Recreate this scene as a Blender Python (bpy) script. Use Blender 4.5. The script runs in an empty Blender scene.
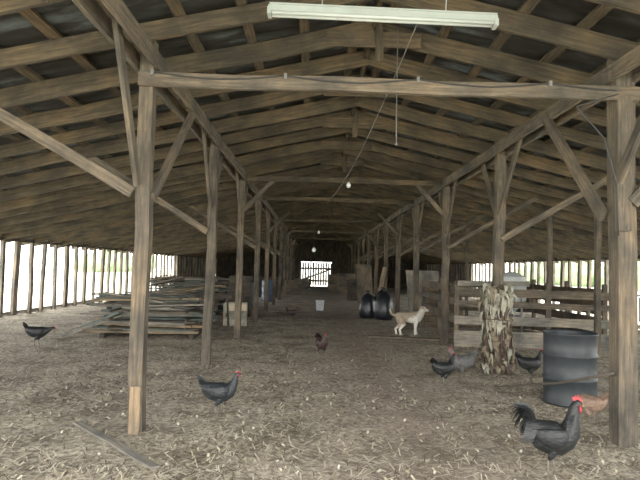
import bpy, math, random
from mathutils import Vector, Matrix
random.seed(7)
R=random.uniform
scene=bpy.context.scene
try:
    scene.view_settings.view_transform='Standard'
    scene.view_settings.gamma=1.2
except Exception: pass

# ------------------------------------------------------------ materials
def new_mat(name):
    m=bpy.data.materials.new(name); m.use_nodes=True
    nt=m.node_tree; b=nt.nodes['Principled BSDF']
    return m,nt,b
def ramp(nt,stops):
    r=nt.nodes.new('ShaderNodeValToRGB')
    e=r.color_ramp.elements
    e[0].position=stops[0][0]; e[0].color=(*stops[0][1],1)
    e[1].position=stops[-1][0]; e[1].color=(*stops[-1][1],1)
    for p,c in stops[1:-1]:
        x=e.new(p); x.color=(*c,1)
    return r
def noise(nt,vec,scale,detail=4,rough=.6):
    n=nt.nodes.new('ShaderNodeTexNoise'); n.inputs['Scale'].default_value=scale
    n.inputs['Detail'].default_value=detail; n.inputs['Roughness'].default_value=rough
    if vec: nt.links.new(vec,n.inputs['Vector'])
    return n
def mixc(nt,fac,a,b,mode='MIX'):
    m=nt.nodes.new('ShaderNodeMix'); m.data_type='RGBA'; m.blend_type=mode
    for s,v in ((m.inputs[0],fac),(m.inputs[6],a),(m.inputs[7],b)):
        if hasattr(v,'is_output'): nt.links.new(v,s)
        elif isinstance(v,(int,float)): s.default_value=v
        else: s.default_value=(*v,1)
    return m.outputs[2]
def wood(name,dark,mid,light,rough=.85,con=1):
    m,nt,b=new_mat(name)
    uv=nt.nodes.new('ShaderNodeUVMap'); uv.uv_map='UVMap'
    mp=nt.nodes.new('ShaderNodeMapping'); mp.inputs['Scale'].default_value=(1.2,16,1)
    nt.links.new(uv.outputs[0],mp.inputs[0])
    n=noise(nt,mp.outputs[0],2.2,6,.65)
    r=ramp(nt,[(.3,dark),(.5,mid),(.72,light)])
    nt.links.new(n.outputs[0],r.inputs[0])
    n2=noise(nt,uv.outputs[0],1.3,5,.65)
    r2=ramp(nt,[(.36,(.38,.40,.40)),(.5,(.88,.87,.84)),(.66,(1.6,1.42,1.18))])
    nt.links.new(n2.outputs[0],r2.inputs[0])
    c=mixc(nt,1.0,r.outputs[0],r2.outputs[0],'MULTIPLY')
    nt.links.new(c,b.inputs['Base Color'])
    b.inputs['Roughness'].default_value=rough
    bp=nt.nodes.new('ShaderNodeBump'); bp.inputs['Strength'].default_value=.8; bp.inputs['Distance'].default_value=.015
    nt.links.new(n.outputs[0],bp.inputs['Height']); nt.links.new(bp.outputs[0],b.inputs['Normal'])
    return m
def simple(name,col,rough=.6,metal=0,var=.3,scale=8,bump=0,col2=None):
    m,nt,b=new_mat(name)
    tc=nt.nodes.new('ShaderNodeTexCoord')
    n=noise(nt,tc.outputs['Object'],scale,5,.6)
    c2=col2 or tuple(x*(1-var) for x in col)
    r=ramp(nt,[(.35,c2),(.65,col)])
    nt.links.new(n.outputs[0],r.inputs[0]); nt.links.new(r.outputs[0],b.inputs['Base Color'])
    b.inputs['Roughness'].default_value=rough; b.inputs['Metallic'].default_value=metal
    if bump:
        bp=nt.nodes.new('ShaderNodeBump'); bp.inputs['Strength'].default_value=bump; bp.inputs['Distance'].default_value=.01
        nt.links.new(n.outputs[0],bp.inputs['Height']); nt.links.new(bp.outputs[0],b.inputs['Normal'])
    return m
def feather(name,c1,c2,rough=.55,scale=60,bars=False):
    m,nt,b=new_mat(name)
    tc=nt.nodes.new('ShaderNodeTexCoord')
    mp=nt.nodes.new('ShaderNodeMapping'); mp.inputs['Scale'].default_value=(.5,1,1)
    nt.links.new(tc.outputs['Object'],mp.inputs[0])
    v=nt.nodes.new('ShaderNodeTexVoronoi'); v.inputs['Scale'].default_value=scale
    nt.links.new(mp.outputs[0],v.inputs['Vector'])
    r=ramp(nt,[(.1,c2),(.6,c1)])
    nt.links.new(v.outputs['Distance'],r.inputs[0])
    out=r.outputs[0]
    if bars:
        w=nt.nodes.new('ShaderNodeTexWave'); w.inputs['Scale'].default_value=22; w.inputs['Distortion'].default_value=4
        nt.links.new(tc.outputs['Object'],w.inputs['Vector'])
        out=mixc(nt,w.outputs['Fac'],out,c2)
    nt.links.new(out,b.inputs['Base Color'])
    b.inputs['Roughness'].default_value=rough
    bp=nt.nodes.new('ShaderNodeBump'); bp.inputs['Strength'].default_value=.5; bp.inputs['Distance'].default_value=.006
    nt.links.new(v.outputs['Distance'],bp.inputs['Height']); nt.links.new(bp.outputs[0],b.inputs['Normal'])
    return m
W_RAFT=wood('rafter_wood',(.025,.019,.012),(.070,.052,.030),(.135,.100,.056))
W_POST=wood('post_wood',(.038,.031,.024),(.096,.077,.056),(.18,.145,.102))
W_DARK=wood('dark_wood',(.02,.017,.014),(.048,.039,.029),(.09,.074,.053))
W_GREY=wood('grey_board',(.10,.093,.08),(.19,.175,.148),(.31,.28,.235))
W_TAN=wood('tan_board',(.12,.087,.05),(.22,.16,.10),(.32,.24,.155))
W_TEAL=wood('weathered_painted_board',(.045,.07,.066),(.09,.12,.11),(.17,.195,.18))
W_WALL=wood('wall_stud_wood',(.11,.09,.07),(.21,.18,.145),(.33,.285,.235))
BLACK_F=feather('black_feathers',(.003,.004,.0045),(.010,.012,.013))
GREY_F=feather('slate_feathers',(.006,.008,.010),(.022,.027,.032))
BAR_F=feather('barred_feathers',(.20,.197,.185),(.035,.035,.038),bars=True,rough=.7)
RED_F=feather('red_brown_feathers',(.035,.014,.012),(.014,.008,.007),rough=.6)
TAN_F=feather('buff_feathers',(.30,.19,.13),(.17,.10,.07),rough=.6)
COMB=simple('comb_red',(.42,.012,.02),.5,scale=60)
BEAK=simple('beak_horn',(.22,.17,.09),.4)
LEG=simple('leg_yellow_grey',(.15,.13,.09),.6,scale=80)
EYE=simple('eye_dark',(.02,.01,.008),.1)

# ------------------------------------------------------------ mesh builder
class MB:
    def __init__(s): s.v=[];s.f=[];s.m=[];s.uv=[];s.sm=[]
    def face(s,idx,mat,uvs=None,smooth=False):
        s.f.append(idx); s.m.append(mat); s.uv.append(uvs or [(s.v[i][0]+s.v[i][1],s.v[i][2]) for i in idx]); s.sm.append(smooth)
    def box(s,p0,p1,w,h,mat=0,up=None,seg=1,jit=0):
        p0=Vector(p0);p1=Vector(p1);d=p1-p0;L=d.length;d.normalize()
        up=Vector(up) if up else (Vector((0,0,1)) if abs(d.z)<.95 else Vector((0,1,0)))
        side=d.cross(up).normalized(); u2=side.cross(d).normalized()
        base=len(s.v); ou=R(0,50); ov=R(0,50)
        for i in range(seg+1):
            t=i/seg
            c=p0.lerp(p1,t)
            if jit and 0<i<seg: c=c+side*R(-jit,jit)+u2*R(-jit,jit)
            for a,b in ((-1,-1),(1,-1),(1,1),(-1,1)):
                s.v.append(tuple(c+side*(a*w/2)+u2*(b*h/2)))
        vs=[0,w,w+h,2*w+h,2*w+2*h]
        for i in range(seg):
            a=base+4*i;b=a+4
            u0=ou+L*i/seg;u1=ou+L*(i+1)/seg
            for k in range(4):
                k2=(k+1)%4
                s.face([a+k,a+k2,b+k2,b+k],mat,[(u0,ov+vs[k]),(u0,ov+vs[k+1]),(u1,ov+vs[k+1]),(u1,ov+vs[k])])
        e=base+4*seg
        s.face([base+3,base+2,base+1,base],mat,[(ou,ov),(ou+h,ov),(ou+h,ov+w),(ou,ov+w)])
        s.face([e,e+1,e+2,e+3],mat,[(ou,ov),(ou+h,ov),(ou+h,ov+w),(ou,ov+w)])
    def rings(s,rings,mat,smooth=True,cap=True,closed=True):
        base=len(s.v);n=len(rings[0])
        for r in rings:
            for p in r: s.v.append(tuple(p))
        for i in range(len(rings)-1):
            for k in range(n if closed else n-1):
                k2=(k+1)%n
                s.face([base+i*n+k,base+i*n+k2,base+(i+1)*n+k2,base+(i+1)*n+k],mat,None,smooth)
        if cap:
            s.face([base+k for k in range(n)][::-1],mat,None,smooth)
            s.face([base+(len(rings)-1)*n+k for k in range(n)],mat,None,smooth)
    def tube(s,pts,rad,mat,n=8,flat=None):
        pts=[Vector(p) for p in pts]
        if not isinstance(rad,(list,tuple)): rad=[rad]*len(pts)
        rs=[];prev=None
        for i,p in enumerate(pts):
            t=(pts[min(i+1,len(pts)-1)]-pts[max(i-1,0)]).normalized()
            if prev is None:
                ref=Vector((0,1,0)) if abs(t.y)<.9 else Vector((1,0,0))
                a=(ref-t*ref.dot(t)).normalized()
            else: a=(prev-t*prev.dot(t)).normalized()
            prev=a;b=t.cross(a)
            r=rad[i]
            ra,rb=(r if isinstance(r,(tuple,list)) else (r,r))
            rs.append([p+a*(math.cos(2*math.pi*k/n)*ra)+b*(math.sin(2*math.pi*k/n)*rb) for k in range(n)])
        s.rings(rs,mat)
    def lathe(s,prof,mat,n=32,c=(0,0),cap=False):
        s.rings([[Vector((c[0]+r*math.cos(2*math.pi*k/n),c[1]+r*math.sin(2*math.pi*k/n),z)) for k in range(n)] for r,z in prof],mat,True,cap)
    def strip(s,pts,wid,side,mat):
        base=len(s.v);side=Vector(side).normalized()
        for p,w in zip(pts,wid):
            p=Vector(p)
            s.v.append(tuple(p-side*w/2)); s.v.append(tuple(p+side*w/2))
        for i in range(len(pts)-1):
            a=base+2*i
            s.face([a,a+1,a+3,a+2],mat,None,True)
    def ball(s,c,r,mat,n=10,sc=(1,1,1)):
        c=Vector(c);rs=[]
        for i in range(n+1):
            th=math.pi*i/n; rr=max(math.sin(th),.02)
            rs.append([c+Vector((r*sc[0]*rr*math.cos(2*math.pi*k/n),r*sc[1]*rr*math.sin(2*math.pi*k/n),-r*sc[2]*math.cos(th))) for k in range(n)])
        s.rings(rs,mat)
    def obj(s,name,mats,loc=(0,0,0),rotz=0,scale=1,parent=None):
        me=bpy.data.meshes.new(name); me.from_pydata(s.v,[],s.f)
        for m in mats: me.materials.append(m)
        uvl=me.uv_layers.new(name='UVMap')
        flat=[c for fu in s.uv for u in fu for c in u]
        uvl.data.foreach_set('uv',flat)
        me.polygons.foreach_set('material_index',s.m)
        me.polygons.foreach_set('use_smooth',s.sm)
        me.update()
        o=bpy.data.objects.new(name,me); scene.collection.objects.link(o)
        o.location=loc;o.rotation_euler=(0,0,rotz);o.scale=scale if isinstance(scale,tuple) else (scale,)*3
        if parent: o.parent=parent
        return o

# ------------------------------------------------------------ dimensions
RX=0.55; RZ=4.15; SL=0.228; WL=-8.1; WR=9.2; Y0=0.7; Y1=46.0
XL=-1.60; XR=2.76; PZ=3.16
def roofz(x): return RZ-SL*abs(x-RX)
rows=[5.08+3.4*k for k in range(12)]

# ------------------------------------------------------------ floor
nx,ny=120,260
mb=MB()
from mathutils import noise as mn
def fz(x,y):
    return .022*mn.noise(Vector((x*1.3,y*1.3,0)))+.01*mn.noise(Vector((x*4,y*4,3)))
FY0=-2.0
xs=[WL+(WR-WL)*i/nx for i in range(nx+1)]
ys=[FY0+(Y1-FY0)*(j/ny)**1.5 for j in range(ny+1)]
for y in ys:
    for x in xs: mb.v.append((x,y,fz(x,y)))
for j in range(ny):
    for i in range(nx):
        a=j*(nx+1)+i
        mb.face([a,a+1,a+nx+2,a+nx+1],0,None,True)
m,nt,b=new_mat('straw_and_shavings_floor')
tc=nt.nodes.new('ShaderNodeTexCoord'); P=tc.outputs['Object']
n1=noise(nt,P,16,8,.82); r1=ramp(nt,[(.38,(.115,.092,.065)),(.5,(.37,.32,.245)),(.61,(.72,.65,.53))]); nt.links.new(n1.outputs[0],r1.inputs[0])
n2=noise(nt,P,1.6,6,.7); r2=ramp(nt,[(.38,(.46,.42,.36)),(.5,(.85,.83,.79)),(.60,(1.2,1.18,1.12))]); nt.links.new(n2.outputs[0],r2.inputs[0])
c=mixc(nt,1,r1.outputs[0],r2.outputs[0],'MULTIPLY')
sx=nt.nodes.new('ShaderNodeSeparateXYZ'); nt.links.new(P,sx.inputs[0])
def math_(op,a,bv=None,clamp=False):
    q=nt.nodes.new('ShaderNodeMath'); q.operation=op; q.use_clamp=clamp
    for s_,v_ in ((q.inputs[0],a),(q.inputs[1],bv)):
        if v_ is None: continue
        if hasattr(v_,'is_output'): nt.links.new(v_,s_)
        else: s_.default_value=v_
    return q.outputs[0]
n3=noise(nt,P,.8,5,.7)
dx=math_('ABSOLUTE',math_('SUBTRACT',sx.outputs[0],.9))
fac=math_('SUBTRACT',1.3,dx); fac=math_('ADD',fac,math_('MULTIPLY',math_('SUBTRACT',n3.outputs[0],.5),5)); fac=math_('MULTIPLY',fac,.55,True)
n4=noise(nt,P,34,6,.75); r4=ramp(nt,[(.36,(.13,.088,.06)),(.66,(.41,.31,.235))]); nt.links.new(n4.outputs[0],r4.inputs[0])
c=mixc(nt,math_('MULTIPLY',fac,.85),c,r4.outputs[0])
nt.links.new(c,b.inputs['Base Color']); b.inputs['Roughness'].default_value=.95
bp=nt.nodes.new('ShaderNodeBump'); bp.inputs['Strength'].default_value=.9; bp.inputs['Distance'].default_value=.035
nt.links.new(n1.outputs[0],bp.inputs['Height']); nt.links.new(bp.outputs[0],b.inputs['Normal'])
FLOOR=mb.obj('floor',[m])

mb=MB()
n_=0
while n_<42000:
    n_+=1
    y=2.6+17*random.random()**1.7; x=R(-.62*y-.3,.62*y+.3)
    if x<WL+.1 or x>WR-.1: continue
    if mn.noise(Vector((x*.9,y*.9,9)))<R(-.5,.15) and random.random()<.7: continue
    if abs(x-.9)<1.0 and random.random()<.4: continue
    L=R(.03,.16)*(1 if y<9 else 1.4); w=R(.0035,.009)*(1 if y<6 else 1.7)
    if random.random()<.10: L=R(.02,.045); w=R(.012,.022)
    a=R(0,math.pi); dx_,dy_=math.cos(a)*L/2,math.sin(a)*L/2; px,py=-math.sin(a)*w/2,math.cos(a)*w/2
    z=fz(x,y)+.006; t=R(-.004,.02)
    b0=len(mb.v)
    mb.v+= [(x-dx_-px,y-dy_-py,z),(x+dx_-px,y+dy_-py,z+t),(x+dx_+px,y+dy_+py,z+t),(x-dx_+px,y-dy_+py,z)]
    mb.face([b0,b0+1,b0+2,b0+3],random.choice((0,0,1,2,2)))
S1=simple('straw_pale',(.70,.62,.47),.8,var=.15); S2=simple('straw_golden',(.52,.43,.28),.8); S3=simple('straw_brown',(.12,.088,.055),.8)
mb.obj('straw_litter',[S1,S2,S3],parent=FLOOR)

mb=MB(); 
for x0,x1,y0,y1 in ((-90,WL,-40,120),(WR,90,-40,120),(WL,WR,-40,FY0),(WL,WR,Y1,120)):
    b0=len(mb.v); mb.v+=[(x0,y0,-.03),(x1,y0,-.03),(x1,y1,-.03),(x0,y1,-.03)]; mb.face([b0,b0+1,b0+2,b0+3],0)
G=simple('dry_grass_ground',(.60,.60,.53),.9,scale=2,col2=(.46,.48,.38))
mb.obj('ground_outside',[G])

# ------------------------------------------------------------ roof
m,nt,b=new_mat('galvanised_roof_tin')
tc=nt.nodes.new('ShaderNodeTexCoord')
mp=nt.nodes.new('ShaderNodeMapping'); mp.inputs['Scale'].default_value=(1.0,3.2,1); nt.links.new(tc.outputs['Object'],mp.inputs[0])
n1=noise(nt,mp.outputs[0],1.1,6,.7); r1=ramp(nt,[(.40,(.014,.013,.012)),(.54,(.036,.038,.036)),(.66,(.13,.16,.17))]); nt.links.new(n1.outputs[0],r1.inputs[0])  # pale bluish noise patches paint light reflecting off the tin into its colour
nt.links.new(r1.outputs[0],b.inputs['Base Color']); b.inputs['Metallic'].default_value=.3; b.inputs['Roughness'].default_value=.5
TIN=m
mb=MB(); ny=int((Y1-Y0+.8)/.06)
for side in (-1,1):
    base=len(mb.v); xe=(WL-.6) if side<0 else (WR+.6)
    for j in range(ny+1):
        y=Y0-.4+.06*j; z=.05+.012*math.sin(y*2*math.pi/.24)
        mb.v.append((RX,y,RZ+z+.02)); mb.v.append((xe,y,roofz(xe)+z+.02))
    for j in range(ny):
        a=base+2*j; mb.face([a,a+1,a+3,a+2],0,None,True)
mb.obj('ceiling',[TIN])

mb=MB()
for side in (-1,1):
    x=RX+side*.18
    while WL-.5<x<WR+.5:
        z=roofz(x)+.02
        mb.box((x,Y0-.3,z),(x,Y1+.2,z),.10,.04,0,up=(side*SL,0,1),seg=20,jit=.006)
        x+=side*.55
mb.obj('roof_purlins',[W_RAFT])
mb=MB()
y=Y0
k=0
while y<Y1:
    for side in (-1,1):
        xe=WL-.35 if side<0 else WR+.35
        dz=R(-.03,.02)
        yy=y+(.045 if side>0 else 0)+R(-.04,.04)
        mb.box((RX,yy,RZ-.09+dz),(xe,yy+R(-.15,.15),roofz(xe)-.09+dz*.5),.042,R(.16,.20),0,seg=8,jit=.02)
    if k%2==0:
        mb.box((RX-.5,y-.03,RZ-.24),(RX+.5,y-.03,RZ-.24),.025,.16,0)
    if k%4==2:
        mb.box((RX+.05,y-.06,RZ-.02),(RX+.05+R(-.03,.03),y-.06,RZ-.48),.08,.03,0,up=(0,1,0))
    y+=.85; k+=1
mb.box((RX,Y0,RZ-.05),(RX,Y1,RZ-.05),.04,.14,0,seg=12)
mb.obj('roof_rafters',[W_RAFT])

for x,nm in ((XL,'l'),(XR,'r')):
    mb=MB()
    zz=roofz(x)-.30
    for i in range(-1,len(rows)):
        a=max(rows[0]+3.4*i,Y0); bb=min(rows[0]+3.4*(i+1),Y1)
        mb.box((x-.10,a-.1,zz+R(-.015,.015)),(x-.10,bb+.05,zz+R(-.015,.015)),.04,.15,0,seg=3,jit=.012)
        mb.box((x+.10,a-.1,zz+R(-.015,.015)),(x+.10,bb+.05,zz+R(-.015,.015)),.04,.15,0,seg=3,jit=.012)
    mb.obj('wall_plate_beam',[W_POST])

for i,y in enumerate(rows):
    for x in (XL,XR):
        mb=MB(); out=-1 if x<0 else 1
        w=.125 if x<0 else .135
        if i==0: w=.125 if x<0 else .17
        lx=R(-.04,.04) if i else .02
        ly=R(-.03,.03) if i else 0
        xb=x
        if i==0: xb=x+(.05 if x<0 else .04); 
        mb.box((xb,y,-.02),(x+lx,y+ly,roofz(x)-.12),w,w,0,seg=6,jit=.014)
        zt=roofz(x)-.28
        if i==0 and x<0:
            mb.box((x+.0,y-.12,2.2),(x+.0,y-.95,3.66),.10,.04,0,up=(1,0,0))
            mb.box((x+.10,y+.0,2.1),(x+.1,y+1.5,3.3),.045,.10,0)
            mb.box((x-.05,y-.1,2.13),(x-2.0,y-.1,3.22),.04,.10,0,seg=3,jit=.01)
            mb.box((xb,y-.085,0),(xb,y-.085,.42),.09,.03,1)
        elif i==0:
            mb.box((x-.12,y+.05,2.05),(x-.1,y+1.4,3.33),.05,.12,0)
            mb.box((x-.05,y-.05,2.3),(x-.1,y-1.1,3.4),.05,.10,0)
            mb.box((x+.05,y-.13,2.15),(x+1.1,y-.13,3.3),.04,.11,0)
            mb.box((x-.02,y-.115,1.9),(x-.01,y-.115,3.12),.13,.04,0,up=(0,1,0))
        else:
            mb.box((x,y+.08,zt-R(.9,1.1)),(x,y+R(.8,1.0),zt+.05),.04,.09,0)
            mb.box((x,y-.08,zt-R(.9,1.1)),(x,y-R(.8,1.0),zt+.05),.04,.09,0)
            if i%2==1 or x>0:
                mb.box((x+out*.03,y-.09,2.0),(x+out*1.9,y-.09,roofz(x+out*1.9)-.1),.035,.09,0)
            if i%2==0: mb.box((x-out*.03,y-.09,2.65),(x-out*.7,y-.09,PZ+.2),.035,.08,0)
        mb.obj('timber_post',[W_POST,W_TAN])
    if i in (0,2,3,5,7,9):
        mb=MB()
        zz=PZ if i==0 else PZ+.2
        mb.box((XL-(.03 if i==0 else .12),y-.11,zz),(XR+.12,y-.11,zz-(.02 if i==0 else 0)),.05,.125 if i==0 else .10,0,seg=5,jit=.014)
        mb.obj('tie_beam',[W_POST if i==0 else W_RAFT])

for (x,y) in ((5.1,10.1),(5.1,12.2),(5.1,15.4),(5.1,18.8),(5.1,22.2)):
    mb=MB(); mb.box((x,y,-.02),(x,y,roofz(x)-.17),.09,.09,0,seg=4,jit=.012); mb.obj('aisle_support_pole',[W_POST])

# ------------------------------------------------------------ side walls
for x,nm in ((WL,'wall_left'),(WR,'wall_right')):
    mb=MB(); top=roofz(x)-.06; s=-1 if x<0 else 1
    y=Y0
    k=0
    while y<Y1:
        ww=R(.12,.17) if k%4 else .22
        mb.box((x+R(-.02,.02),y,-.02),(x+R(-.03,.03),y+R(-.08,.08),top),.08,ww,0,seg=3,jit=.015)
        y+=.72+R(-.12,.12); k+=1
    mb.box((x,Y0,top),(x,Y1,top),.10,.12,0,seg=16,jit=.008)
    mb.box((x-.07*s,Y0,top-.09),(x-.07*s,Y1,top-.09),.025,.08,1,seg=16,jit=.01)
    mb.box((x+.06*s,Y0,.06),(x+.06*s,Y1,.06),.03,.12,0,seg=16,jit=.01)
    if s>0:
        mb.box((x+.06*s,Y0,.95),(x+.06*s,Y1,.95),.02,.05,0,seg=16,jit=.01)
        for yy in range(1,46):
            if yy%5 in(1,2): continue
            mb.box((x+.08,yy,.55),(x+.08,yy+1.0,.55),.02,.7,1)
    yy=33.0  # closed boarding added from here back to darken the far end
    while yy<Y1:
        mb.box((x+.10*s,yy,0),(x+.10*s,yy,top),.025,.18,1); yy+=.195
    mb.obj(nm,[W_WALL,W_DARK])
NET=simple('galvanised_wire',(.35,.35,.34),.5,.6)
mb=MB()
x=WL
while x<WR:
    if not (-1.25<x<1.25): mb.box((x+.07,Y1,-.02),(x+.07,Y1,roofz(x)-.03),.152,.03,0)
    else: mb.box((x+.07,Y1,1.98),(x+.07,Y1,roofz(x)-.03),.152,.03,0)
    x+=.15
mb.box((WL,Y1-.05,1.6),(-1.3,Y1-.05,1.6),.05,.12,0); mb.box((1.4,Y1-.05,1.6),(WR,Y1-.05,1.6),.05,.12,0)
mb.obj('wall_back',[W_DARK])
mb=MB()
for k in range(13): 
    x=-1.2+k*.21; mb.box((x,Y1-.1,.08),(x,Y1-.1,1.93+R(-.04,.04)),.165,.025,0)
mb.box((-1.28,Y1-.13,.45),(1.4,Y1-.13,.45),.03,.16,0); mb.box((-1.28,Y1-.13,1.45),(1.4,Y1-.13,1.45),.03,.16,0)
mb.box((-1.2,Y1-.13,.45),(1.35,Y1-.13,1.45),.03,.14,0)
mb.obj('door_1',[W_TAN])

# ------------------------------------------------------------ fluorescent fixture
mb=MB()
FY=4.6;FZ=3.63
WHITE=simple('white_enamel',(.42,.47,.44),.5,var=.15,scale=5)
TUBE=simple('fluorescent_tube_glass',(.52,.57,.54),.2,var=.03)
p=[(-.45,FY,FZ+.03),(1.50,FY+.1,FZ+.04)]
mb.box(p[0],p[1],.07,.05,0)
mb.box((-.44,FY,FZ+.06),(1.49,FY+.1,FZ+.07),.10,.012,0)
mb.tube([(-.42,FY-.03,FZ-.01),(1.47,FY+.07,FZ)],.016,1,10); mb.tube([(-.42,FY+.03,FZ-.01),(1.47,FY+.13,FZ)],.016,1,10)
for x,dy in ((-.44,0),(1.49,.1)): mb.box((x-.015,FY+dy,FZ+.0),(x+.015,FY+dy,FZ+.0),.10,.06,0)
for x in (0.0,1.05):
    mb.tube([(x,FY+.04,FZ+.05),(x,FY+.02,roofz(x)-.1)],.004,0,5)
mb.obj('fluorescent_light_fixture',[WHITE,TUBE])

CORD=simple('cord_black',(.02,.02,.02),.6); WCORD=simple('cord_pale',(.17,.165,.145),.6)
GLASS=simple('bulb_white_glass',(.9,.9,.86),.15,var=.02)
def hanging_bulb(x,y,z,r=.035):
    mb=MB(); top=roofz(x)-.02
    mb.tube([(0,0,.12),(0.005,0,(top-z)/2),(0,0,top-z)],.005,0,6)
    mb.tube([(0,0,.05),(0,0,.13)],[.02,.016],0,10)
    mb.lathe([(.001,-r*1.3),(r*.6,-r*1.1),(r,-r*.3),(r*.95,.01),(r*.6,.035),(.018,.055)],1,14)
    mb.obj('hanging_light_bulb',[CORD,GLASS],(x,y,z))
hanging_bulb(.56,10.0,3.0,.04)
hanging_bulb(-.05,15.2,2.0,.055)
hanging_bulb(.1,22.0,2.9,.045)
mb=MB(); pts=[]
for i in range(13):
    t=i/12; pts.append((.95-.72*t,5.3+7.2*t,3.95-1.0*t-.25*math.sin(math.pi*t)))
mb.tube(pts,.006,0,6); mb.obj('pull_cord',[WCORD])
mb=MB(); mb.tube([(.78,5.6,3.95),(.78,5.6,3.15),(.785,5.6,2.78)],.0045,0,6); mb.ball((.785,5.6,2.77),.014,0); mb.obj('light_pull_string',[WCORD])
mb=MB(); pts=[]
for i in range(41):
    t=i/40; seg=(t*3.5)%1
    pts.append((XL+.1+(XR-XL-.2)*t,4.93,PZ+.05-.05*math.sin(math.pi*seg)))
mb.tube(pts,.007,0,6)
for k in range(4):
    xx=XL+.1+(XR-XL-.2)*k/3.5; mb.box((xx,4.935,PZ+.02),(xx,4.935,PZ+.07),.025,.03,1)
mb.obj('electrical_cable',[CORD,WCORD])
mb=MB(); pts=[(XR-.13,4.85,3.1),(XR-.5,4.85,2.98),(XR-.25,4.85,2.7),(XR-.14,4.85,2.3),(XR-.12,4.85,1.7)]
sm=[]
for i in range(len(pts)-1):
    for t in (0,.25,.5,.75): sm.append(Vector(pts[i]).lerp(Vector(pts[i+1]),t))
mb.tube(sm,.007,0,6); mb.obj('loose_cable',[CORD])

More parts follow.
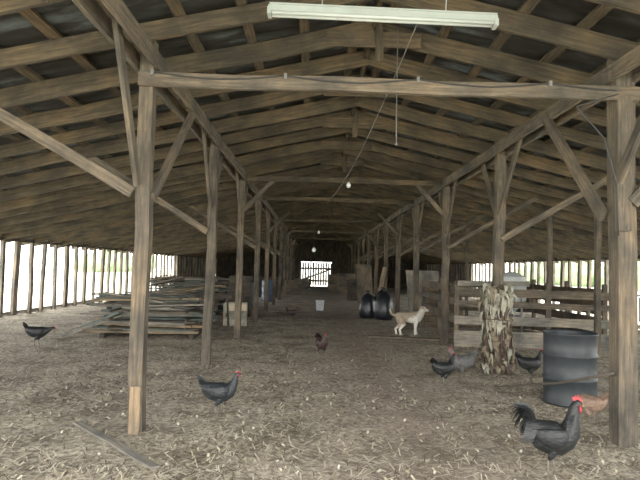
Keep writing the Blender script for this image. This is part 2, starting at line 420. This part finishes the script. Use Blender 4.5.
# ------------------------------------------------------------ chickens
def bez(p0,p1,p2,n):
    p0,p1,p2=Vector(p0),Vector(p1),Vector(p2)
    return [p0*(1-t)**2+p1*2*t*(1-t)+p2*t*t for t in [i/n for i in range(n+1)]]
def chicken(kind,loc,heading,scale,fm,pose='up',nm='hen'):
    mb=MB(); rooster=kind=='rooster'
    body=[(-.205,.318,.006,.012),(-.185,.308,.026,.032),(-.14,.275,.058,.066),(-.085,.245,.083,.088),(-.02,.228,.095,.098),(.045,.228,.093,.098),(.095,.25,.076,.082)]
    if pose=='up':
        neck=[(.128,.292,.052,.056),(.146,.335,.037,.038),(.156,.372,.028,.028),(.168,.400,.026,.026),(.186,.412,.024,.023),(.203,.408,.014,.014),(.212,.403,.006,.006)]
        hc=Vector((.178,0,.406)); hd=Vector((1,0,-.15)).normalized()
    elif pose=='low':
        neck=[(.140,.262,.054,.055),(.178,.278,.038,.037),(.208,.292,.029,.027),(.232,.300,.026,.025),(.252,.298,.022,.021),(.266,.290,.013,.013),(.274,.285,.005,.005)]
        hc=Vector((.240,0,.298)); hd=Vector((1,0,-.35)).normalized()
    else:
        neck=[(.142,.235,.052,.052),(.176,.19,.038,.036),(.196,.145,.030,.028),(.212,.105,.026,.026),(.222,.08,.024,.023),(.23,.06,.014,.014),(.233,.05,.006,.006)]
        hc=Vector((.215,0,.09)); hd=Vector((.35,0,-1)).normalized()
    if rooster:
        neck=[(x-.01,z+.06*min(1,i/2.),a*1.3,b_*1.35) if i<3 else (x-.01,z+.06,a*1.1,b_*1.1) for i,(x,z,a,b_) in enumerate(neck)]
        hc=hc+Vector((-.01,0,.06)); body=[(x,z+.015,a*1.05,b_*1.1) for x,z,a,b_ in body]
    sp=body+neck; n=18; rs=[]
    for i,(x,z,a,b_) in enumerate(sp):
        x0,z0=sp[max(i-1,0)][:2]; x1,z1=sp[min(i+1,len(sp)-1)][:2]
        t=Vector((x1-x0,0,z1-z0)).normalized(); nrm=Vector((-t.z,0,t.x)); c=Vector((x,0,z))
        rs.append([c+Vector((0,1,0))*(math.cos(2*math.pi*k/n)*a)+nrm*(math.sin(2*math.pi*k/n)*b_) for k in range(n)])
    mb.rings(rs,0)
    hn=Vector((-hd.z,0,hd.x))
    mb.tube([hc+hd*.02,hc+hd*.035,hc+hd*.048-hn*.004,hc+hd*.056-hn*.009],[(.010,.011),(.008,.009),(.005,.005),(.001,.001)],2,8)
    ch=.038 if rooster else .017
    prof=[(-.028,0),(-.034,.5),(-.022,.55),(-.018,1.0),(-.009,.6),(-.003,1.15),(.006,.6),(.012,.95),(.018,.45),(.026,.55),(.024,0)]
    for sgn in (-1,1):
        base=len(mb.v)
        for px,pz in prof: mb.v.append(tuple(hc+hd*px*(1.25 if rooster else 1)+hn*(.018+pz*ch)+Vector((0,sgn*(.005 if pz<.3 else .0025),0))))
        mb.face([base+k for k in range(len(prof))],1)
    base=len(mb.v)-2*len(prof); L_=len(prof)
    for k in range(L_-1): mb.face([base+k,base+k+1,base+L_+k+1,base+L_+k],1)
    for sgn in (-1,1):
        mb.ball(hc+hd*.008+Vector((0,sgn*.018,0)),.012,1,8,(1.1,.55,1))
        wl=.034 if rooster else .016
        mb.ball(hc+hd*.026-hn*(.016+wl*.4)+Vector((0,sgn*.007,0)),wl*.5,1,8,(.6,.35,1.15))
        mb.ball(hc+hd*.010+hn*.004+Vector((0,sgn*.0245,0)),.0045,4,8)
    for sgn in (-1,1):
        w=[(.10,.262,.006,.014),(.08,.255,.018,.045),(.03,.245,.024,.062),(-.03,.243,.024,.06),(-.09,.25,.018,.044),(-.14,.262,.012,.026),(-.185,.272,.004,.008)]
        ry=[.066,.078,.087,.086,.074,.055,.035]
        rs=[]
        for (x,z,a,b_),yy in zip(w,ry):
            z+=.015 if rooster else 0
            rs.append([Vector((x,sgn*yy*(1.06 if rooster else 1),z))+Vector((0,math.cos(2*math.pi*k/12)*a,math.sin(2*math.pi*k/12)*b_)) for k in range(12)])
        mb.rings(rs,0)
        for q in range(5):
            st=Vector((-.02-.012*q,sgn*(.098-.003*q),.232-.008*q+(.015 if rooster else 0)))
            en=Vector((-.20+.012*q,sgn*.040,.262-.018*q+(.015 if rooster else 0)))
            mid=(st+en)/2+Vector((0,sgn*.012,-.006))
            mb.strip(bez(st,mid,en,5),[.012,.02,.022,.02,.014,.003],(0,sgn*.25,1),0)
    if rooster:
        for q in range(26):
            a=-1+2*q/25; yy=a*.04
            st=Vector((-.12-R(0,.04),yy*.5,.315)); ln=R(.7,1.1)
            mid=st+Vector((-.06*ln,yy*.6,.17*ln)); en=st+Vector((-.13*ln-.01,yy*1.5,.12*ln-.16*random.random()))
            mb.strip(bez(st,mid,en,8),[.03,.045,.052,.054,.052,.044,.034,.022,.003],(.6,R(-.2,.2)+a*.4,.6),0)
            mb.strip(bez(st,mid,en,8),[.018,.024,.03,.03,.03,.024,.018,.012,.003],(0,1,.25),0)
        for q in range(20):
            sgn=-1 if q%2 else 1
            st=Vector((-.10-.004*q,sgn*.05,.335)); en=st+Vector((-.05,sgn*.035,-.12))
            mb.strip(bez(st,(st+en)/2+Vector((-.01,sgn*.03,0)),en,4),[.016,.018,.016,.010,.002],(1,0,.2),0)
            st=Vector((.145-.004*(q%4),sgn*.035,.41)); en=st+Vector((-.035-.006*(q%7),sgn*.055,-.13))
            mb.strip(bez(st,(st+en)/2+Vector((-.012,sgn*.02,0)),en,4),[.016,.018,.016,.010,.002],(1,.2*sgn,.3),0)
    else:
        for q in range(11):
            a=-1+2*q/10; st=Vector((-.15,a*.022,.29))
            ln=R(.9,1.1)*(1-.25*abs(a))
            en=st+Vector((-.085*ln,a*.035,.11*ln-.03*abs(a)))
            mid=(st+en)/2+Vector((.01,a*.015,.018))
            mb.strip(bez(st,mid,en,5),[.035,.042,.046,.046,.038,.014],(.5,a*.35,.7),0)
            mb.strip(bez(st,mid,en,5),[.02,.026,.03,.03,.024,.008],(0,1,a*.2),0)
    for sgn in (-1,1):
        fx=.03*sgn if pose!='down' else .0; yy=sgn*.048; up_=.015 if rooster else 0
        mb.tube([(-.0+fx*.2,yy*.9,.21),(.012+fx*.4,yy,.165+up_),(.0+fx*.5,yy,.125+up_),(-.018+fx*.6,yy,.10+up_)],[(.036,.045),(.032,.040),(.02,.024),(.010,.011)],0,10)
        mb.tube([(-.018+fx*.6,yy,.11+up_),(-.010+fx,yy,.055),(0+fx,yy,.012)],[.0085,.0065,.0075],3,8)
        for an in (-.55,0,.55,math.pi):
            L2=.05 if an!=math.pi else .022
            mb.tube([(fx,yy,.011),(fx+math.cos(an)*L2*.5,yy+math.sin(an)*L2*.5,.010),(fx+math.cos(an)*L2,yy+math.sin(an)*L2,.003)],[.006,.005,.0022],3,6)
        if rooster: mb.tube([(-.012+fx,yy,.05),(-.03+fx,yy,.056)],[.004,.001],3,6)
    z=fz(loc[0],loc[1])
    return mb.obj(nm,[fm,COMB,BEAK,LEG,EYE],(loc[0],loc[1],z+.002),heading,scale)
chicken('rooster',(1.79,4.2),math.radians(-14),(1.0,1.1,1.16),BLACK_F,'up','rooster')
chicken('hen',(-.93,5.73),math.radians(6),.98,GREY_F,'up','hen')
chicken('hen',(.14,9.46),math.radians(-70),.95,RED_F,'up','hen')
chicken('hen',(1.72,7.39),math.radians(30),.95,BLACK_F,'up','hen')
chicken('hen',(2.08,7.9),math.radians(200),1.02,BAR_F,'up','hen')
chicken('hen',(3.05,7.9),math.radians(10),.97,BLACK_F,'up','hen')
chicken('hen',(-.63,16.3),math.radians(20),.85,RED_F,'up','hen')
chicken('hen',(-4.87,10.0),math.radians(15),1.05,BLACK_F,'low','hen')
chicken('hen',(2.84,5.75),math.radians(120),.85,TAN_F,'down','hen')

# ------------------------------------------------------------ dog
def dog(loc,heading,scale):
    mb=MB()
    tr=[(-.34,.47,.06,.07),(-.30,.465,.10,.11),(-.20,.465,.115,.125),(-.05,.455,.11,.125),(.08,.445,.12,.145),(.18,.45,.125,.16),(.26,.48,.11,.14),(.32,.53,.085,.11),(.36,.58,.075,.085),(.39,.63,.07,.07)]
    rs=[];n=16
    for i,(x,z,a,b_) in enumerate(tr):
        x0,z0=tr[max(i-1,0)][:2]; x1,z1=tr[min(i+1,len(tr)-1)][:2]
        t=Vector((x1-x0,0,z1-z0)).normalized(); nr=Vector((-t.z,0,t.x))
        rs.append([Vector((x,0,z))+Vector((0,math.cos(2*math.pi*k/n)*a,0))+nr*math.sin(2*math.pi*k/n)*b_ for k in range(n)])
    mb.rings(rs,0)
    mb.tube([(.32,0,.64),(.37,0,.675),(.42,0,.675),(.46,0,.65),(.515,0,.632),(.55,0,.628)],[.045,(.076,.074),(.07,.066),(.047,.045),(.037,.037),(.026,.026)],0,14)
    for s in (-1,1):
        # folded drop ears
        mb.tube([(.37,s*.05,.73),(.365,s*.085,.725),(.375,s*.10,.68),(.385,s*.098,.655)],[(.022,.014),(.026,.012),(.020,.010),(.005,.004)],0,8)
        fx=.03*s
        mb.tube([(.20,s*.075,.46),(.19+fx*.3,s*.085,.34),(.195+fx,s*.08,.19),(.20+fx*1.4,s*.08,.07),(.205+fx*1.5,s*.08,.03),(.24+fx*1.5,s*.08,.022)],[.07,.055,.037,.030,.034,.022],0,10)
        mb.tube([(-.25,s*.07,.45),(-.20,s*.09,.34),(-.17-fx*.4,s*.09,.29),(-.25-fx*.6,s*.085,.19),(-.285-fx,s*.08,.15),(-.27-fx,s*.08,.07),(-.265-fx,s*.08,.03),(-.23-fx,s*.08,.022)],[.085,.082,.065,.042,.034,.028,.034,.022],0,10)
    mb.tube([(-.32,0,.50),(-.40,0,.51),(-.47,0,.56),(-.50,0,.64),(-.49,0,.70)],[.038,.034,.030,.022,.008],0,8)
    m,nt,b=new_mat('tan_and_white_fur')
    tc=nt.nodes.new('ShaderNodeTexCoord'); sx=nt.nodes.new('ShaderNodeSeparateXYZ'); nt.links.new(tc.outputs['Object'],sx.inputs[0])
    nn=noise(nt,tc.outputs['Object'],6,4,.6)
    def ma(op,a,bv,cl=False):
        q=nt.nodes.new('ShaderNodeMath');q.operation=op;q.use_clamp=cl
        for s_,v_ in ((q.inputs[0],a),(q.inputs[1],bv)):
            if hasattr(v_,'is_output'): nt.links.new(v_,s_)
            else: s_.default_value=v_
        return q.outputs[0]
    f=ma('SUBTRACT',sx.outputs[2],ma('MULTIPLY',sx.outputs[0],.75)); f=ma('ADD',f,ma('MULTIPLY',nn.outputs[0],.35)); f=ma('MULTIPLY',ma('SUBTRACT',f,.55),14,True)
    nt.links.new(mixc(nt,f,(.80,.75,.64),(.40,.31,.22)),b.inputs['Base Color']); b.inputs['Roughness'].default_value=.9
    o=mb.obj('dog',[m],loc,heading,scale)
    md=o.modifiers.new('r','REMESH'); md.mode='VOXEL'; md.voxel_size=.011; md.use_smooth_shade=True
    sm=o.modifiers.new('s','SMOOTH'); sm.iterations=3
    e=MB()
    for s in (-1,1): e.ball((.445,s*.046,.685),.011,0)
    e.ball((.565,0,.635),.018,0)
    ey=e.obj('eyes_and_nose',[EYE]); ey.parent=o
    return o
dog((2.20,13.1,.0),math.radians(10),.90)

# ------------------------------------------------------------ steel drum
m,nt,b=new_mat('drum_paint_dark')
tc=nt.nodes.new('ShaderNodeTexCoord'); n1=noise(nt,tc.outputs['Object'],5,6,.7)
r1=ramp(nt,[(.4,(.012,.016,.019)),(.6,(.020,.026,.031)),(.72,(.05,.042,.036))]); nt.links.new(n1.outputs[0],r1.inputs[0]); nt.links.new(r1.outputs[0],b.inputs['Base Color'])
b.inputs['Roughness'].default_value=.5
mb=MB(); r=.30
prof=[(0.01,.015),(r-.01,.015),(r,0),(r,.02),(r-.008,.03),(r-.008,.27),(r+.004,.285),(r+.004,.295),(r-.008,.31),(r-.008,.54),(r+.004,.555),(r+.004,.565),(r-.008,.58),(r-.008,.79),(r+.004,.80),(r+.006,.81),(r,.82),(r-.014,.81),(r-.016,.79),(r-.016,.03),(.01,.03)]
mb.lathe(prof,0,48)
mb.obj('steel_drum',[m],(3.02,6.62,fz(3.02,6.62)),.3)

mb=MB(); BARK=simple('branch_bark',(.08,.065,.05),.8,scale=30)
pts=[(2.36,7.3,.03),(2.44,6.9,.12),(2.50,6.4,.25),(2.545,5.9,.36),(2.58,5.4,.50),(2.655,4.98,.64)]
mb.tube(pts,[.008,.011,.012,.013,.014,.015],0,8)
mb.tube([(2.50,6.4,.25),(2.42,6.25,.34),(2.40,6.15,.40)],[.007,.005,.003],0,6)
mb.obj('fallen_branch',[BARK])

# ------------------------------------------------------------ corn stalk bundle
CL1=simple('corn_leaf_tan',(.27,.21,.135),.8,scale=9,var=.6); CL2=simple('corn_leaf_pale',(.46,.44,.33),.8,scale=9,var=.55); CL3=simple('corn_leaf_brown',(.08,.05,.034),.8,scale=12)
mb=MB()
for i in range(30):
    a=R(0,2*math.pi); rt=R(.13,.18); rb=R(.15,.22)
    x0,y0=math.cos(a)*rb,math.sin(a)*rb; x1,y1=math.cos(a+R(-.3,.3))*rt,math.sin(a)*rt
    mb.tube([(x0,y0,-.0),(x0*.85,y0*.85,.4),(x1,y1,R(1.0,1.25))],[.013,.012,.008],random.choice((0,2)),6)
for i in range(560):
    a=R(0,2*math.pi); z=R(.06,1.32)**1; bulge=.18+.045*math.sin(z*5.5+.5)+.035*math.sin(a*2+z*4)+R(-.03,.03)
    p0=Vector((math.cos(a)*bulge*.75,math.sin(a)*bulge*.75,z)); L=R(.10,.26)
    a2=a+R(-.8,.8); o_=R(.02,.10)
    p1=Vector((math.cos(a2)*(bulge+o_),math.sin(a2)*(bulge+o_),z+R(-.02,.09)))
    p2=Vector((math.cos(a2)*(bulge+o_*R(-.2,.9)),math.sin(a2)*(bulge+o_*R(-.2,.9)),max(.01,z-L)))
    w=R(.03,.11)
    mb.strip(bez(p0,p1,p2,5),[w*.6,w,w,w*.8,w*.5,.008],(-math.sin(a2)+R(-.5,.5),math.cos(a2),R(-.8,.8)),random.choice((0,0,1,1,1,2) if z>.6 else (0,0,0,2,2,2,1)))
ring=[(math.cos(t*.5236)*.235,math.sin(t*.5236)*.235,.80+.01*math.sin(t)) for t in range(13)]
mb.tube(ring,.008,2,6)
mb.obj('dried_corn_stalk_bundle',[CL1,CL2,CL3],(XR,8.48,0))

# ------------------------------------------------------------ lumber piles
def pile(name,cx,cy,lenx,depth,layers,ang,seed,z0=.0,messy=1):
    random.seed(seed); mb=MB(); z=z0+.03
    for s_ in (-.35,.35):
        c=Matrix.Rotation(ang,3,'Z')@Vector((s_*lenx,0,0))
        d=Matrix.Rotation(ang+math.pi/2,3,'Z')@Vector((depth/2,0,0))
        p=Vector((cx,cy,z+.02)); mb.box(p+c-d,p+c+d,.09,.09,0)
    z+=.085
    for l in range(layers):
        t=R(.03,.05); yv=-depth/2+R(0,.1)
        while yv<depth/2:
            w=R(.1,.24); L=lenx*R(.5,1.0); a=ang+R(-.07,.07)*(1+l*.4)*messy; off=R(-.25,.25)
            c=Vector((cx,cy,z+R(0,.006)))+Matrix.Rotation(ang,3,'Z')@Vector((off,yv+w/2,0))
            d=Matrix.Rotation(a,3,'Z')@Vector((L/2,0,0))
            if random.random()<.85: mb.box(c-d,c+d+Vector((0,0,R(-.03,.03)*messy)),w,t,random.choice((0,1,1,2,3,3,4)),seg=2,jit=.004)
            yv+=w+R(.01,.08)
        z+=t+.014
        if l%2==1:
            for s_ in (-.3,.3):
                c=Matrix.Rotation(ang,3,'Z')@Vector((s_*lenx,0,0)); d=Matrix.Rotation(ang+math.pi/2,3,'Z')@Vector((depth/2*.95,0,0))
                p=Vector((cx,cy,z)); mb.box(p+c-d,p+c+d,.04,.035,0)
            z+=.035
    return mb,z
LM=[W_DARK,W_GREY,W_TAN,W_TEAL,W_POST]
mb,z=pile('a',-3.35,11.9,2.5,1.3,6,.05,3)
for k in range(9):
    a=R(-.6,.6); c=Vector((-3.4+R(-.6,.4),11.8+R(-.4,.4),z+.03*k)); d=Vector((math.cos(a),math.sin(a),R(-.08,.12)))*R(.5,1.1)
    mb.box(c-d,c+d,R(.1,.2),.03,random.choice((1,1,2,3,4)))
mb.box((-4.9,11.0,.04),(-3.5,11.9,.62),.16,.03,1); mb.box((-5.1,12.1,.03),(-3.9,11.4,.5),.12,.04,3)
mb.obj('lumber_pile',LM)
mb,z=pile('b',-4.15,14.5,3.1,1.3,9,-.06,5); 
for k in range(9):
    a=R(-.9,.9); c=Vector((-3.9+R(-.7,.7),14.4+R(-.4,.4),z+.045*k)); d=Vector((math.cos(a),math.sin(a),R(-.12,.2)))*R(.5,.9)
    mb.box(c-d,c+d,R(.1,.2),.03,random.choice((1,2,3,4)))
mb.obj('lumber_pile',LM)
pile('d',-3.6,17.4,2.0,1.2,12,.02,11)[0].obj('lumber_pile',LM)
pile('e',-4.5,20.4,3.0,1.2,14,.02,12)[0].obj('lumber_pile',LM)
mb=MB()
mb.box((-.42,0,.78),(.42,0,.78),.09,.10,0)
for sx_ in (-.32,.32):
    for sy in (-1,1): mb.box((sx_,sy*.04,.76),(sx_+.05*(1 if sx_>0 else -1),sy*.24,0),.03,.08,0)
    mb.box((sx_,-.16,.35),(sx_,.16,.35),.03,.07,0)
mb.obj('sawhorse',[W_DARK],(-2.35,13.1,.0),.1)
random.seed(21)
mb=MB(); mb.box((-2.15,5.25,.022),(-1.12,4.15,.022),.07,.02,0,seg=4,jit=.006); mb.obj('fallen_plank',[W_GREY])
mb=MB(); mb.box((1.2,12.4,.03),(3.0,12.0,.03),.20,.04,0); mb.box((1.9,12.1,.055),(2.1,12.55,.055),.09,.03,0); mb.obj('low_board_platform',[W_POST])

def crate(name,loc,w,d,h,mat,rot=0,slats=4):
    mb=MB(); sh=h/slats
    for k in range(slats):
        z=sh*(k+.5)
        for s in (-1,1):
            mb.box((-w/2,s*d/2,z),(w/2,s*d/2,z),.02,sh*.93,0); mb.box((s*w/2,-d/2,z),(s*w/2,d/2,z),.02,sh*.93,0)
    for a in (-1,1):
        for b_ in (-1,1): mb.box((a*(w/2-.03),b_*(d/2-.03),0),(a*(w/2-.03),b_*(d/2-.03),h),.04,.04,0)
    mb.box((-w/2,0,.02),(w/2,0,.02),d,.02,0)
    return mb.obj(name,[mat],loc,rot)
PALE=wood('pale_box_wood',(.26,.24,.19),(.40,.37,.30),(.50,.47,.40))
crate('wooden_nest_box',(-1.98,14.2,.01),.56,.5,.56,PALE,.1,3)
crate('wooden_crate',(-2.2,16.7,.01),.6,.5,1.2,W_DARK,0,6)
def bucket(loc,r,h,mat):
    mb=MB(); mb.lathe([(.005,.01),(r*.8,.01),(r*.8,0),(r*.82,.02),(r,h-.03),(r*1.05,h-.02),(r*1.05,h),(r*.97,h),(r*.78,.03),(.005,.03)],0,24)
    pts=[(math.cos(t)*r*1.05,-r*1.08*math.sin(t),h-.02-abs(math.sin(t))*r*.9) for t in [math.pi*i/10 for i in range(11)]]
    mb.tube(pts,.004,1,6)
    mb.obj('plastic_bucket',[mat,NET],loc)
WP=simple('white_plastic',(.65,.68,.70),.4,var=.1)
bucket((.2,19.8,.01),.15,.36,WP)
bucket((3.15,14.0,.01),.15,.36,WP) if False else None
def plastic_drum(loc,mat,name):
    mb=MB(); r=.29
    mb.lathe([(.01,0),(r*.9,0),(r,.05),(r,.28),(r*.96,.30),(r,.32),(r,.6),(r*.96,.62),(r,.64),(r,.85),(r*.92,.91),(r*.85,.92),(.01,.90)],0,32); mb.ball((.15,0,.915),.03,0); mb.obj(name,[mat],loc)
plastic_drum((-2.0,24.4,.0),simple('blue_plastic',(.05,.10,.17),.45,var=.2),'plastic_drum')
plastic_drum((-2.4,20.3,.0),simple('grey_blue_plastic',(.05,.07,.085),.5,var=.3),'plastic_drum')

BAG=simple('black_plastic_bag',(.012,.014,.018),.3,scale=12,bump=1)
def bag(loc,r,h,seed):
    mb=MB(); rs=[];n=28
    prof=[(.3,0),(.85,.0),(1,.12),(1.03,.3),(.95,.5),(.8,.68),(.5,.82),(.2,.88),(.12,.9),(.2,.96),(.26,1)]
    for pr,pz in prof:
        rs.append([Vector((math.cos(2*math.pi*k/n)*r*pr*(1+.18*mn.noise(Vector((math.cos(2*math.pi*k/n)*2.5,math.sin(2*math.pi*k/n)*2.5,pz*4+seed)))+.03*(k%2)),
             math.sin(2*math.pi*k/n)*r*pr*(1+.18*mn.noise(Vector((math.cos(2*math.pi*k/n)*3,math.sin(2*math.pi*k/n)*3,pz*5+seed+7)))),h*pz)) for k in range(n)])
    mb.rings(rs,0); mb.obj('rubbish_bag',[BAG],loc)
bag((1.66,17.4,0),.26,.85,1); bag((2.1,16.9,0),.27,.95,2); bag((1.98,18.1,0),.28,.7,3); bag((2.35,19.5,0),.25,.9,4)

def sheet(p0,p1,h,lean,mat,name='plywood_sheet'):
    p0=Vector(p0);p1=Vector(p1);d=(p1-p0).normalized();nr=Vector((-d.y,d.x,0))
    c=(p0+p1)/2; top=c+Vector((0,0,h))+nr*lean
    mb=MB(); mb.box(c+Vector((0,0,.01)),top,(p1-p0).length,.018,0,up=nr)
    mb.obj(name,[mat])
sheet((2.35,20.7,0),(2.35,21.9,0),1.6,-.3,W_TAN)
sheet((1.9,24.4,0),(2.6,24.6,0),1.7,.4,W_POST)
sheet((3.1,15.6,0),(4.2,15.7,0),1.2,.3,W_TAN)
sheet((3.2,18.9,0),(4.4,19.3,0),1.5,.3,W_GREY)
crate('wooden_crate',(-2.3,27.5,.01),.9,.8,1.0,W_DARK,.1,5)
crate('wooden_crate',(-1.2,30.6,.01),.9,.8,.8,W_POST,.2,4)
crate('wooden_crate',(2.0,27.0,.01),.8,.8,1.0,W_DARK,-.1,6)
crate('wooden_crate',(1.9,34.0,.01),1.0,.8,1.2,W_POST,.1,6)
crate('wooden_crate',(1.5,38.0,.01),1.2,.8,1.1,W_POST,.1,5)
crate('wooden_crate',(-.9,40.5,.01),1.1,.8,.7,W_GREY,-.1,3)

# ------------------------------------------------------------ board pen on the right
mb=MB(); Y=11.25; X0=2.86; X1=5.85
for z,h,mi in ((.17,.33,1),(.54,.17,1),(.86,.12,0),(1.10,.16,0)):
    mb.box((X0-.05,Y+R(-.01,.01),z+R(-.01,.01)),(X1+.1,Y+R(-.01,.01),z-.02+R(-.01,.01)),.028,h,mi,seg=4,jit=.006)
for x in (X0,3.6,4.7,X1): mb.box((x,Y+.06,0),(x+R(-.01,.01),Y+.06,1.32),.08,.08,0)
for z,h in ((.17,.3),(.55,.18),(.9,.14),(1.15,.14)):
    mb.box((X1,Y+.1,z),(X1,14.9,z),.028,h,0,seg=3,jit=.006); mb.box((X0,15.0,z),(X1,15.0,z),.028,h,0,seg=3,jit=.006)
    if z>.4: mb.box((X0-.0,Y+.1,z),(X0,14.9,z),.028,h,0,seg=3,jit=.006)
for y in (13.0,14.95):
    for x in (X0+.05,X1): mb.box((x,y,0),(x,y,1.35),.08,.08,0)
mb.box((X0,Y-.03,1.27),(4.3,Y-.03,1.29),.03,.1,1)
mb.obj('board_pen',[W_POST,W_GREY])
mb=MB(); mb.lathe([(.05,.55),(.30,.85),(.34,.88),(.34,1.38),(.36,1.40),(.33,1.42),(.1,1.52),(.01,1.53)],0,28)
for a in range(4):
    t=a*math.pi/2+.4; mb.tube([(math.cos(t)*.36,math.sin(t)*.36,0),(math.cos(t)*.33,math.sin(t)*.33,.95)],.015,1,6)
mb.lathe([(.02,.45),(.25,.45),(.28,.52),(.26,.52),(.24,.47),(.02,.47)],1,24)
mb.obj('feed_hopper',[simple('white_painted_metal',(.70,.73,.72),.5,var=.15),NET],(4.55,13.0,0))

LEAF=simple('foliage_green',(.26,.36,.18),.8,scale=2.5,col2=(.13,.21,.08))
def hedge(x0,y0,y1,seed):
    random.seed(seed); mb=MB(); y=y0
    while y<y1:
        r=R(1.4,2.6); c=Vector((x0+R(-1,1),y,r*.55)); n=14; rs=[]
        for i in range(n+1):
            th=math.pi*i/n; rr=max(math.sin(th),.02)
            ring=[]
            for k in range(n):
                d=Vector((rr*math.cos(2*math.pi*k/n),rr*math.sin(2*math.pi*k/n),-math.cos(th)))
                ring.append(c+d*r*(1+.35*mn.noise(d*2.5+c)))
            rs.append(ring)
        mb.rings(rs,0); y+=r*1.6
    mb.obj('hedgerow',[LEAF])
hedge(-34,85,110,4); hedge(36,40,100,5)

# ------------------------------------------------------------ light
w=bpy.data.worlds.new('World'); scene.world=w; w.use_nodes=True
nt=w.node_tree; bg=nt.nodes['Background']
bg.inputs[0].default_value=(1,1,.965,1); bg.inputs[1].default_value=7.0
sd=bpy.data.lights.new('sun','SUN'); sd.energy=14; sd.angle=.05; sd.color=(1,.96,.86)
so=bpy.data.objects.new('sun',sd); scene.collection.objects.link(so); so.rotation_euler=(math.radians(20),math.radians(18),0)
def portal(loc,rot,sx_,sy_):
    l=bpy.data.lights.new('sky_portal','AREA'); l.shape='RECTANGLE'; l.size=sx_; l.size_y=sy_
    l.cycles.is_portal=True
    o=bpy.data.objects.new('sky_portal',l); scene.collection.objects.link(o); o.location=loc; o.rotation_euler=rot
portal((WL-.3,17,1.0),(0,math.radians(-90),0),2.3,33)
portal((WR+.3,17,1.0),(0,math.radians(90),0),2.3,33)
portal((RX,Y0-.5,2.1),(math.radians(90),0,0),18.2,4.5)

# ------------------------------------------------------------ camera
cd=bpy.data.cameras.new('Camera'); cd.lens=31.5; cd.sensor_width=36; cd.clip_end=300
co=bpy.data.objects.new('Camera',cd); scene.collection.objects.link(co)
Rm=Matrix.Rotation(math.radians(-.41),4,'Z')@Matrix.Rotation(math.radians(90+2.86),4,'X')@Matrix.Rotation(math.radians(1.5),4,'Z')
co.matrix_world=Matrix.Translation((0,0,1.5))@Rm
scene.camera=co
